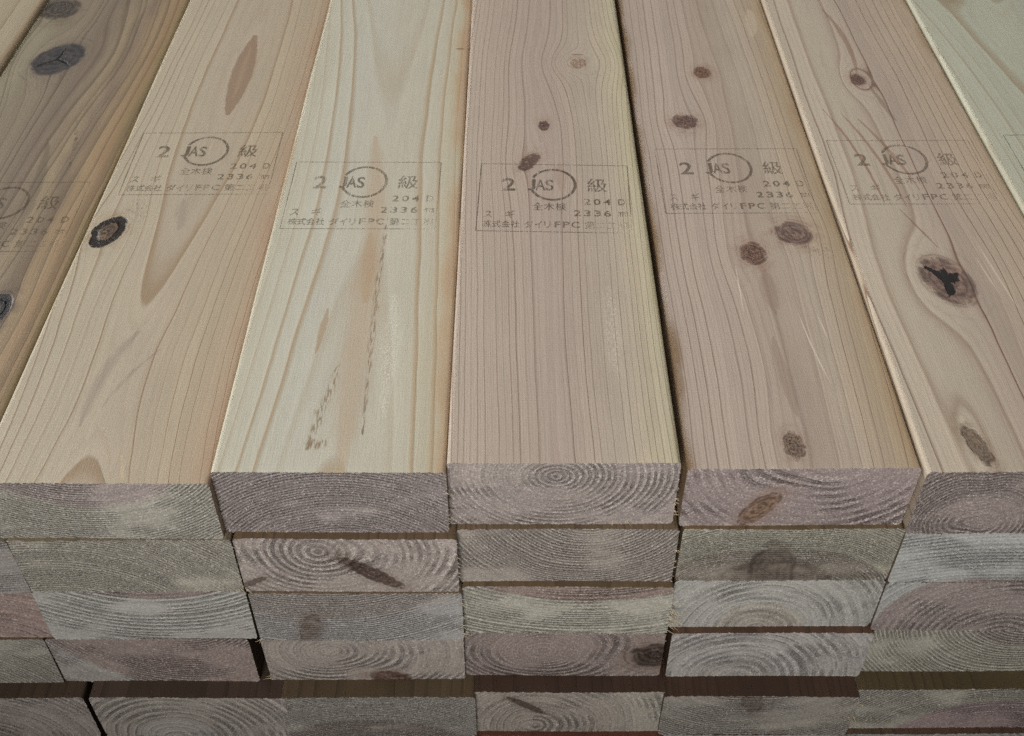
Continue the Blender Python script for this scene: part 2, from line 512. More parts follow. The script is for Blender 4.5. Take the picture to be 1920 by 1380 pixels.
def fibres(parent, specs, seed):
    """specs: (x, z, dx, dz, length, count, spread) in plank mm; little bent slivers left by the saw"""
    rng = random.Random(seed)
    V, F = [], []
    for (x, z, dx, dz, ln, cnt, spd) in specs:
        for i in range(cnt):
            px = x+rng.uniform(-spd, spd)*(abs(dz) > abs(dx)); pz = z+rng.uniform(-spd, spd)*(abs(dx) >= abs(dz))
            l = ln*rng.uniform(.5, 1.15)
            a = rng.uniform(-.55, .55)
            ux, uz = dx*math.cos(a)-dz*math.sin(a), dx*math.sin(a)+dz*math.cos(a)
            uy = -rng.uniform(.15, .7)
            curl = rng.uniform(-.5, .5)
            r0 = rng.uniform(.11, .25)
            base = len(V); N = 6
            for k in range(N):
                t = k/(N-1)
                c = (px+ux*l*t+curl*l*t*t*uz, uy*l*t*.8+.1, pz+uz*l*t-curl*l*t*t*ux-.12*l*t*t)
                r = r0*(1-.75*t)
                for q in range(4):
                    an = q*math.pi/2+.4
                    V.append((c[0]+r*math.cos(an), c[1]+r*math.sin(an), c[2]+r*math.sin(an)*.8))
            for k in range(N-1):
                for q in range(4):
                    F.append((base+k*4+q, base+k*4+(q+1) % 4, base+(k+1)*4+(q+1) % 4, base+(k+1)*4+q))
            F.append((base+3, base+2, base+1, base)); F.append((base+N*4-4, base+N*4-3, base+N*4-2, base+N*4-1))
    return link('torn_fibres', mesh_from('torn_fibres', V, F), FIB, parent)

# ---------------------------------------------------------------- ink stamp
def glyph(txt):
    cu = bpy.data.curves.new('t', 'FONT')
    cu.body = txt
    cu.resolution_u = 4
    cu.offset = .016 if ord(txt) < 128 else .006
    o = bpy.data.objects.new('t', cu)
    COL.objects.link(o)
    dg = bpy.context.evaluated_depsgraph_get()
    me = bpy.data.meshes.new_from_object(o.evaluated_get(dg))
    V = np.array([v.co[:2] for v in me.vertices]).reshape(-1, 2)
    F = [tuple(p.vertices) for p in me.polygons]
    bpy.data.objects.remove(o); bpy.data.curves.remove(cu); bpy.data.meshes.remove(me)
    return V, F
GL = {}
SW, SH = 74.5, 57.0
# text, x0, x1, y0, y1 (mm in the stamp frame, origin bottom left)
STAMP = [
 ('2', 11.2, 17.9, 33.5, 44.5), ('J', 23.9, 28.0, 34.2, 43.9), ('A', 27.9, 32.9, 34.2, 43.8), ('S', 32.9, 36.9, 34.0, 43.6),
 ('級', 53.8, 63.7, 33.4, 45.1),
 ('2', 51.8, 55.2, 22.5, 27.5), ('0', 56.7, 60.1, 22.5, 27.5), ('4', 61.5, 65.2, 22.5, 27.5), ('D', 68.7, 72.2, 22.5, 27.6),
 ('全', 26.6, 31.8, 17.4, 23.8), ('木', 32.2, 37.4, 17.4, 23.8), ('検', 37.9, 43.2, 17.4, 23.8),
 ('2', 46.8, 50.2, 13.0, 17.9), ('3', 51.8, 55.1, 13.0, 17.9), ('3', 56.7, 60.0, 13.0, 17.9), ('6', 61.5, 64.9, 13.0, 17.9),
 ('m', 68.4, 70.6, 13.2, 17.0), ('m', 70.9, 73.1, 13.2, 17.0),
 ('ス', 3.0, 7.2, 10.7, 16.0), ('ギ', 13.4, 18.2, 10.8, 16.9),
 ('株', 2.9, 7.2, 3.0, 8.6), ('式', 7.4, 11.7, 3.0, 8.6), ('会', 11.9, 16.2, 3.0, 8.6), ('社', 16.4, 20.6, 3.0, 8.6),
 ('ダ', 22.9, 27.4, 3.0, 8.7), ('イ', 28.0, 31.6, 3.0, 8.5), ('リ', 32.6, 35.6, 3.0, 8.5),
 ('F', 37.4, 40.5, 3.5, 8.4), ('P', 41.5, 44.8, 3.5, 8.4), ('C', 45.6, 49.5, 3.5, 8.4),
 ('第', 51.9, 56.9, 2.8, 8.9), ('二', 57.5, 62.0, 3.8, 7.8), ('工', 62.8, 67.4, 3.4, 8.0), ('場', 68.2, 73.3, 2.8, 8.7)]

def stamp_mesh():
    V, F = [], []
    def quad(x0, y0, x1, y1):
        i = len(V); V.extend([(x0, y0), (x1, y0), (x1, y1), (x0, y1)]); F.append((i, i+1, i+2, i+3))
    w = .46
    quad(-w/2, 0, w/2, SH); quad(SW-w/2, 0, SW+w/2, SH)
    quad(w/2, -w/2, SW-w/2, w/2); quad(w/2, SH-w/2, SW-w/2, SH+w/2)
    # the ring round the letters, open at the left
    cx, cy, rx, ry = 36.6, 39.3, 11.9, 13.9
    a0, a1 = math.radians(-158), math.radians(154)
    N = 72
    i0 = len(V)
    for k in range(N+1):
        a = a0+(a1-a0)*k/N
        for d in (0, 1.5):
            V.append((cx+(rx-d)*math.cos(a), cy+(ry-d*1.05)*math.sin(a)))
    for k in range(N):
        q = i0+2*k; F.append((q+1, q, q+2, q+3))
    for ch, x0, x1, y0, y1 in STAMP:
        if ch not in GL: GL[ch] = glyph(ch)
        gv, gf = GL[ch]
        if len(gv) == 0: continue
        lo, hi = gv.min(0), gv.max(0)
        q = (gv-lo)/np.maximum(hi-lo, 1e-6)*[x1-x0, y1-y0]+[x0, y0]
        i = len(V)
        V.extend(map(tuple, q)); F.extend(tuple(i+v for v in f) for f in gf)
    me = bpy.data.meshes.new('grade_stamp')
    me.from_pydata([(x*MM, y*MM, 0.) for x, y in V], [], F)
    me.update()
    return me

def ink_material(fade, seed):
    nb = NB('stamp_ink')
    X, Y, Z = nb.coords()
    streak = nb.noise(nb.vec(X*1.3, Y*.05, seed), 1., 3., .6)
    dots = nb.noise(nb.vec(X*2.4, Y*1.2, seed+4.), 1., 2., .6)
    broad = nb.noise(nb.vec(X*.05, Y*.05, seed+8.), 1., 2.)
    right = nb.ss(50., 78., X, 0., 1.)*nb.ss(20., 2., Y, .2, 1.)
    a = nb.ss(.35, .60, streak*.56+dots*.28+broad*.20-right*.12)*(1.0-right*.5)*fade*.80
    d = nb.t.nodes.new('ShaderNodeBsdfDiffuse')
    d.inputs[0].default_value = srgb(100, 87, 72)
    tr = nb.t.nodes.new('ShaderNodeBsdfTransparent')
    mx = nb.t.nodes.new('ShaderNodeMixShader')
    nb.put(mx.inputs[0], a)
    nb.t.links.new(tr.outputs[0], mx.inputs[1]); nb.t.links.new(d.outputs[0], mx.inputs[2])
    nb.t.links.new(mx.outputs[0], nb.out.inputs[0])
    return nb.mat
STAMP_ME = stamp_mesh()

def add_stamp(parent, x, y, rot, fade, seed):
    o = link('grade_stamp', STAMP_ME.copy(), ink_material(fade, seed), parent)
    o.location = (x*MM, y*MM, .06*MM)
    o.rotation_euler = (0, 0, math.radians(rot))
    o['label'] = 'faded brown ink grade stamp in a rectangular frame'
    return o

# ---------------------------------------------------------------- ground
def concrete():
    nb = NB('concrete')
    X, Y, Z = nb.coords()
    n = nb.noise(nb.vec(X, Y, Z), .012, 5., .6)
    col = nb.mix(n, srgb(60, 58, 56), srgb(96, 93, 88))
    return nb.finish(col, .9, .2, n, .5)
gm = bpy.data.meshes.new('ground')
gm.from_pydata([(-12, -12, 0), (12, -12, 0), (12, 12, 0), (-12, 12, 0)], [], [(0, 1, 2, 3)])
ground = link('ground', gm, concrete())
ground.location = (0, 0, -6*T*MM-.0015)
ground['kind'] = 'structure'

# ---------------------------------------------------------------- the planks
def soft(c, k=.86):
    g = .3*c[0]+.59*c[1]+.11*c[2]
    return tuple(g+(v-g)*k for v in c)
def ramp(*st): return [(p, srgb(*soft(c))) for p, c in st]
PINK = (150, 138, 140)
P = lambda *c: srgb(*(v*g for v, g in zip(soft(c, .55), (1.03, 1.0, .95))))
TOP = [
 dict(name='pale edge plank', x=-393.6, y=4, dz=0, seed=1, px=10, pz=-60, sp=4.2, late=srgb(150, 122, 88), amt=.7,
      ramp=ramp((0, (196, 182, 152)), (1, (186, 170, 140))), stamp=None,
      label='pale plank showing only a corner at the far upper left of the stack'),
 dict(x=-303.0, y=1.5, dz=-1.8, seed=2, px=-66., pz=[(0, -24), (200, -18), (450, -26)], sp=4.6, asp=1.0, irr=3.,
      rw=.7, late=srgb(104, 88, 70), amt=.55, thin=.6, thinc=srgb(66, 50, 40), tone=.22, spark=.3, spec=.5, warp=.9,
      ramp=ramp((0, (176, 164, 134)), (.18, (154, 140, 114)), (.5, (144, 126, 106)), (.68, (162, 142, 110)), (.74, (140, 120, 98)), (.86, (174, 146, 108)), (.93, (164, 132, 94)), (1, (150, 128, 82))),
      knots=[dict(p=(-16.6, 326), r=(12.8, 18), a=-18, t='star', n=3, ph=.3, cw=.10, vein=.1, e0=.92, c=(srgb(84, 80, 80), srgb(62, 58, 60), srgb(104, 94, 84)), wob=.18, sx=1.7, sy=1.9, sw=2.2, lo=.5, hw=1.5, specks=(0, -22), sink=.1, b=2, op=1.),
             dict(p=(-34, 390), r=(12, 14), t='dark', c=(srgb(96, 88, 80), srgb(70, 60, 54), srgb(130, 112, 90)), wob=.3, specks=(0, -16)),
             dict(p=(21.5, 101), r=(5.5, 10), t='loose', c=(srgb(40, 44, 52), srgb(20, 18, 18), srgb(96, 84, 76)), wob=.3),
             dict(p=(2, 352), r=(7, 20), ghost=1, g=.6, b=3)],
      marks=[dict(a=(3, 240), b=(12, 150), w=3.2, c=srgb(84, 72, 62), o=.35, bow=3), dict(a=(12, 262), b=(22, 205), w=1.4, c=srgb(60, 48, 40), o=.6, bow=2, broken=1),
             dict(a=(28, 120), b=(36, 300), w=2.2, c=srgb(178, 150, 112), o=.35), dict(a=(-30, 200), b=(-10, 110), w=4.5, c=srgb(176, 158, 118), o=.4)],
      stamp=(-37.6, 142, .5, .62), label='grey-brown plank with a large dark knot split by a Y-shaped crack'),
 dict(x=-212.6, y=.3, dz=-1.1, seed=3, px=[(0, -4), (100, -6), (300, 2), (450, 4)], pz=[(0, 38.6), (16, 39.5), (55, 40.5), (103, 39.5), (170, 37.4), (265, 34.3), (310, 34.0), (355, 34.3), (450, 37)], sp=2.75, irr=0., off=-14.36, rw=.3, inner=(39.5, .5), warp=.8,
      late=srgb(160, 132, 100), amt=.75, thin=.6, thinc=srgb(132, 98, 66), tone=.06, la=.80, lb=.97, ls=.02, sub=.14,
      ramp=ramp((0, (198, 184, 156)), (.25, (196, 182, 154)), (.5, (190, 174, 148)), (.8, (192, 174, 144)), (.93, (188, 165, 135)), (1, (180, 148, 118))),
      knots=[dict(p=(-33.7, 158.5), r=(7.0, 11.5), a=-14, t='loose', c=(srgb(112, 90, 70), srgb(60, 44, 36), srgb(166, 140, 108)), wob=.6, specks=(9, 17), sx=2.0, sy=2.6, ho=.5)],
      marks=[dict(a=(-1, 88), b=(-12, 30), w=4.0, c=srgb(140, 120, 112), o=.38, bow=-4, nz=.8, e=.1), dict(a=(10, 75), b=(-6, 40), w=1.6, c=srgb(128, 106, 96), o=.4, bow=-2, e=.1),
             dict(a=(4.8, 354), b=(4.4, 265), w=6.2, c=srgb(146, 116, 90), o=.72, nz=.3, e=.86), dict(a=(4.7, 340), b=(4.4, 280), w=2.6, c=srgb(184, 160, 130), o=.40, nz=.9, e=.1), dict(a=(-3, 185), b=(0, 160), w=4.0, c=srgb(142, 120, 108), o=.3, e=.1),
             dict(a=(12.5, .0), b=(7.5, 17), w=.7, c=srgb(226, 200, 150), o=.6, broken=1)],
      stamp=(-36.6, 188.6, .6, .72), end=dict(rh=52, mul=2, heart=P(146, 132, 134), sap=P(150, 150, 140), bold=.42, torn=.06, pit=.6),
      fib=[(40, -33, .3, -1, 4, 5, 4), (-10, -34.8, 0, -1, 2.5, 7, 30)],
      label='tan plank with an oval black-ringed knot and a long brown lens mark'),
 dict(x=-122.5, y=3.8, dz=1.0, seed=4, px=[(0, 2), (150, 4), (450, -5)], pz=[(0, -71.5), (60, -73), (140, -74.8), (180, -75.2), (250, -75), (330, -73.8), (378, -72.6), (450, -70)], sp=3.0, irr=.6, rw=.5, warp=.8,
      late=srgb(174, 147, 110), amt=.85, thin=.4, thinc=srgb(158, 124, 86), tone=.04, la=.62, lb=.95, ls=.1, sub=.06, spark=1.0, spec=.55,
      ramp=ramp((0, (200, 194, 168)), (.3, (200, 196, 176)), (.55, (196, 188, 166)), (.8, (199, 192, 168)), (.92, (194, 182, 152)), (.965, (190, 162, 124)), (1, (180, 148, 112))),
      marks=[dict(a=(-9.5, 12), b=(-1.5, 62), w=3.2, c=srgb(132, 104, 66), o=.75, broken=1, e=.1, bx=1.5, by=.24), dict(a=(11.5, 20), b=(10, 165), w=2.0, c=srgb(116, 88, 58), o=.8, broken=1, e=.2, bow=-1),
             dict(a=(-9.5, 12), b=(-6, 17), w=3.9, c=srgb(132, 104, 66), o=.75, broken=1, e=.1, bx=1.5, by=.24), dict(a=(-6, 12), b=(-3, 17), w=3.9, c=srgb(132, 104, 66), o=.75, broken=1, e=.1, bx=1.5, by=.24),
             dict(a=(3, 150), b=(5, 0), w=10., c=srgb(184, 154, 116), o=.40, nz=.4, e=.2), dict(a=(-2, 235), b=(5, 100), w=8., c=srgb(182, 148, 108), o=.42, nz=.5, bow=2, e=.1),
             
             dict(a=(-11, 96), b=(-13, 66), w=1.7, c=srgb(170, 136, 96), o=.6), dict(a=(42, 331), b=(37, 331), w=1.1, c=srgb(120, 80, 46), o=.8),
             dict(a=(18, 105), b=(19, 30), w=6., c=srgb(240, 238, 226), o=.5, broken=1, bx=2.2, by=.9, e=.0)],  # pale flecks: sparkle of the surface painted into the colour
      stamp=(-41.0, 154.3, -.3, .66), end=dict(rh=140, mul=2, heart=P(142, 130, 134), sap=P(150, 148, 142), bold=.5, torn=.10, pit=.72),
      fib=[(-20, -34.8, 0, -1, 2.6, 8, 22), (22, -34.8, 0, -1, 4, 6, 6), (44.6, -22, 1, -.2, 2, 6, 10)],
      label='whitish plank with tan grain and broken brown specks down its middle'),
 dict(x=-32.3, y=7.9, dz=2.0, seed=5, px=[(0, -2), (210, -4), (450, 0)], pz=-8., sp=2.5, asp=1.2, irr=.5, off=.25, rw=.25, warp=.5,
      late=srgb(138, 110, 90), amt=.55, thin=.85, thinc=srgb(104, 78, 62), tone=.06, la=.72, lb=.95, sub=.20, spark=.6, spec=.5,
      ramp=ramp((0, (192, 174, 154)), (.2, (188, 169, 150)), (.5, (182, 162, 145)), (.8, (190, 174, 151)), (.88, (196, 180, 150)), (.95, (200, 188, 154)), (1, (188, 176, 136))),
      knots=[dict(p=(-2.8, 241), r=(2.9, 5), t='dark', c=(srgb(104, 70, 56), srgb(70, 44, 38), srgb(168, 138, 114)), ho=.4),
             dict(p=(-11, 206), r=(4.2, 8.5), a=-28, t='plain', c=(srgb(112, 82, 68), srgb(78, 52, 44), srgb(164, 136, 116)), wob=.5, sx=2.2),
             dict(p=(18.6, 308), r=(4.2, 5.5), t='plain', c=(srgb(176, 146, 122), srgb(120, 84, 66), srgb(172, 146, 120)), op=.55, sw=3.4, lo=.7, b=6, g=1.6, sx=2.4, sy=2.2, specks=(10, -13))],
      marks=[dict(a=(15, 318), b=(22, 318), w=.7, c=srgb(70, 44, 34), o=.8), dict(a=(23, 105), b=(24, 45), w=5, c=srgb(232, 224, 206), o=.4, broken=1, bx=2.2, by=.7, e=.0),  # second stroke: pale surface sparkle painted into the colour
             dict(a=(4, 205), b=(5, 180), w=3.5, c=srgb(160, 130, 108), o=.3)],
      stamp=(-37.2, 147.2, -1.6, .86), end=dict(rh=70, heart=P(142, 130, 130), sap=P(146, 144, 136), bold=.55, torn=-.02, pit=.6),
      fib=[(-44, -34.5, -1, -.6, 3, 3, 2), (10, -34.8, 0, -1, 2.4, 9, 30), (44.6, -20, 1, -.2, 2, 7, 12)],
      label='pinkish plank with fine straight grain and a pith circle on its end'),
 dict(x=60.2, y=7.0, dz=-.2, seed=6, px=[(0, 6), (250, 9), (450, 7)], pz=10., sp=4.4, irr=1.0, rw=.35, off=.2, warp=.7,
      late=srgb(118, 92, 78), amt=.55, thin=.75, thinc=srgb(100, 74, 60), tone=.10, la=.8, lb=.95, sub=.18,
      ramp=ramp((0, (156, 126, 92)), (.035, (190, 170, 152)), (.3, (188, 169, 151)), (.55, (178, 158, 138)), (.75, (188, 170, 147)), (.93, (184, 161, 128)), (1, (168, 140, 102))),
      knots=[dict(p=(-2.9, 302), g=.6, r=(5, 6.5), t='dark', c=(srgb(142, 106, 82), srgb(88, 58, 46), srgb(164, 126, 98)), wob=.6, ho=.6),
             dict(p=(-18.6, 249), g=.6, r=(6.5, 7), t='dark', c=(srgb(132, 102, 88), srgb(82, 58, 52), srgb(156, 122, 102)), wob=.7, specks=(-1, -12), lo=.6),
             dict(p=(22.4, 149), g=.6, r=(8.5, 9.), a=20, t='plain', c=(srgb(134, 110, 98), srgb(86, 66, 60), srgb(156, 124, 104)), wob=.55, specks=(9, -13), lo=.6),
             dict(p=(.4, 133.5), g=.6, r=(6.0, 8.5), t='dark', c=(srgb(138, 104, 86), srgb(80, 52, 44), srgb(158, 122, 98)), wob=.5, ho=.6),
             dict(p=(-2.1, 11.7), g=.6, r=(4.2, 7), t='dark', c=(srgb(138, 116, 98), srgb(92, 72, 60), srgb(156, 128, 106)), wob=.7, ho=.5)],
      marks=[dict(a=(14, 92), b=(19.5, 46), w=.5, c=srgb(222, 208, 190), o=.7, bow=-.8), dict(a=(-9, 124), b=(-10, 92), w=.4, c=srgb(222, 208, 190), o=.7),
             dict(a=(22, 90), b=(24, 72), w=.4, c=srgb(222, 208, 190), o=.6), dict(a=(-27, 251), b=(-14, 252), w=1.6, c=srgb(110, 84, 72), o=.6, ny=.6),
             dict(a=(4, 122), b=(4, 90), w=4.5, c=srgb(142, 116, 98), o=.4), dict(a=(24, 141), b=(34, 133), w=2.0, c=srgb(98, 72, 62), o=.5, broken=1, ny=.6),
             dict(a=(36, 380), b=(33, 345), w=4.5, c=srgb(206, 190, 166), o=.45), dict(a=(0, 75), b=(2, 28), w=3, c=srgb(136, 112, 92), o=.35)],
      stamp=(-37.2, 165.0, .4, .70), end=dict(rh=60, heart=P(132, 114, 118), sap=P(140, 126, 126), bold=.35, torn=-.06, pit=.6, line=srgb(84, 66, 68)),
      eknots=[dict(p=(-14, -24), r=(5, 11.5), a=-32, c=(srgb(122, 100, 80), srgb(76, 56, 44), srgb(130, 108, 96)), wob=.5, op=.9, sx=2.2, sy=1.8, sink=.3)],
      fib=[(0, -34.8, 0, -1, 2.2, 8, 35)],
      label='pinkish-brown plank with five scattered small knots and a pale scratch'),
 dict(x=150.8, y=3.2, dz=1.9, seed=7, px=[(0, -17), (450, -19)], pz=-30., sp=3.6, irr=1., rw=.35, warp=.9,
      late=srgb(140, 108, 84), amt=.6, thin=.7, thinc=srgb(106, 76, 58), tone=.10, la=.80, lb=.95, sub=.14,
      ramp=ramp((0, (196, 180, 156)), (.3, (192, 176, 152)), (.55, (182, 163, 144)), (.8, (187, 166, 141)), (.95, (190, 167, 138)), (1, (166, 138, 104))),
      knots=[dict(p=(-7, 294), r=(4.2, 6.2), t='dark', c=(srgb(132, 102, 88), srgb(82, 58, 52), srgb(156, 122, 102)), wob=.9, b=4),
             dict(p=(-5.7, 115), r=(10.5, 16.5), a=12, t='hole', shape=[(-180, .26), (-150, .24), (-124, .86), (-100, .50), (-66, .20), (-30, .34), (4, .62), (24, .80), (44, .36), (68, .62), (92, .42), (108, .55), (126, 1.0), (152, .40), (180, .26)], c=(srgb(134, 110, 98), srgb(86, 66, 60), srgb(156, 124, 104)), wob=.25, hw=1.45, ho=.6, sx=1.8, sy=1.9, sw=2.0, lo=.5, b=2.5, sink=.3),
             dict(p=(-22, 14), r=(3.6, 11), a=14, t='plain', c=(srgb(128, 108, 90), srgb(84, 66, 55), srgb(150, 128, 105)), wob=.8, op=.85, b=2)],
      marks=[dict(a=(-33, 262), b=(-20, 175), w=1.1, c=srgb(142, 100, 76), o=.7, bow=3.), dict(a=(-24, 258), b=(-10, 172), w=1.2, c=srgb(146, 104, 78), o=.65, bow=3.), dict(a=(-16, 252), b=(0, 186), w=1.3, c=srgb(144, 102, 76), o=.6, bow=2.),
             dict(a=(-14, 170), b=(-3, 138), w=.7, c=srgb(128, 90, 68), o=.6), dict(a=(16, 140), b=(20, 96), w=.6, c=srgb(222, 206, 186), o=.6), dict(a=(12, 132), b=(15, 104), w=.5, c=srgb(222, 206, 186), o=.5),
             dict(a=(-10, 380), b=(-6, 300), w=2.0, c=srgb(140, 104, 78), o=.6, bow=4), dict(a=(-2, 288), b=(4, 250), w=1.7, c=srgb(116, 98, 82), o=.5)],
      stamp=(-37.2, 173.6, .2, .60), end=dict(rh=56, mul=2, heart=P(128, 112, 112), sap=P(134, 136, 138), bold=.45, torn=.02, pit=.65),
      label='brownish plank with a large round knot burst by a star-shaped hole'),
 dict(x=241.3, y=4.0, dz=3.6, seed=8, px=[(0, 4), (345, 3), (450, -4)], pz=[(0, -60), (200, -62), (345, -58), (400, -55), (450, -52)], sp=4.4, irr=1.5, warp=.9,
      late=srgb(162, 140, 108), amt=.6, thin=.35, thinc=srgb(130, 106, 74), tone=.06, la=.7,
      ramp=ramp((0, (190, 188, 164)), (.3, (186, 186, 162)), (1, (182, 180, 156))),
      knots=[dict(p=(-14, 400), r=(8.5, 9), t='plain', c=(srgb(122, 112, 98), srgb(86, 76, 66), srgb(150, 138, 112)), wob=.5, b=4)],
      stamp=(-34.0, 175.5, .3, .85),
      label='pale greenish plank at the right rim with a pointed tan grain arch'),
]
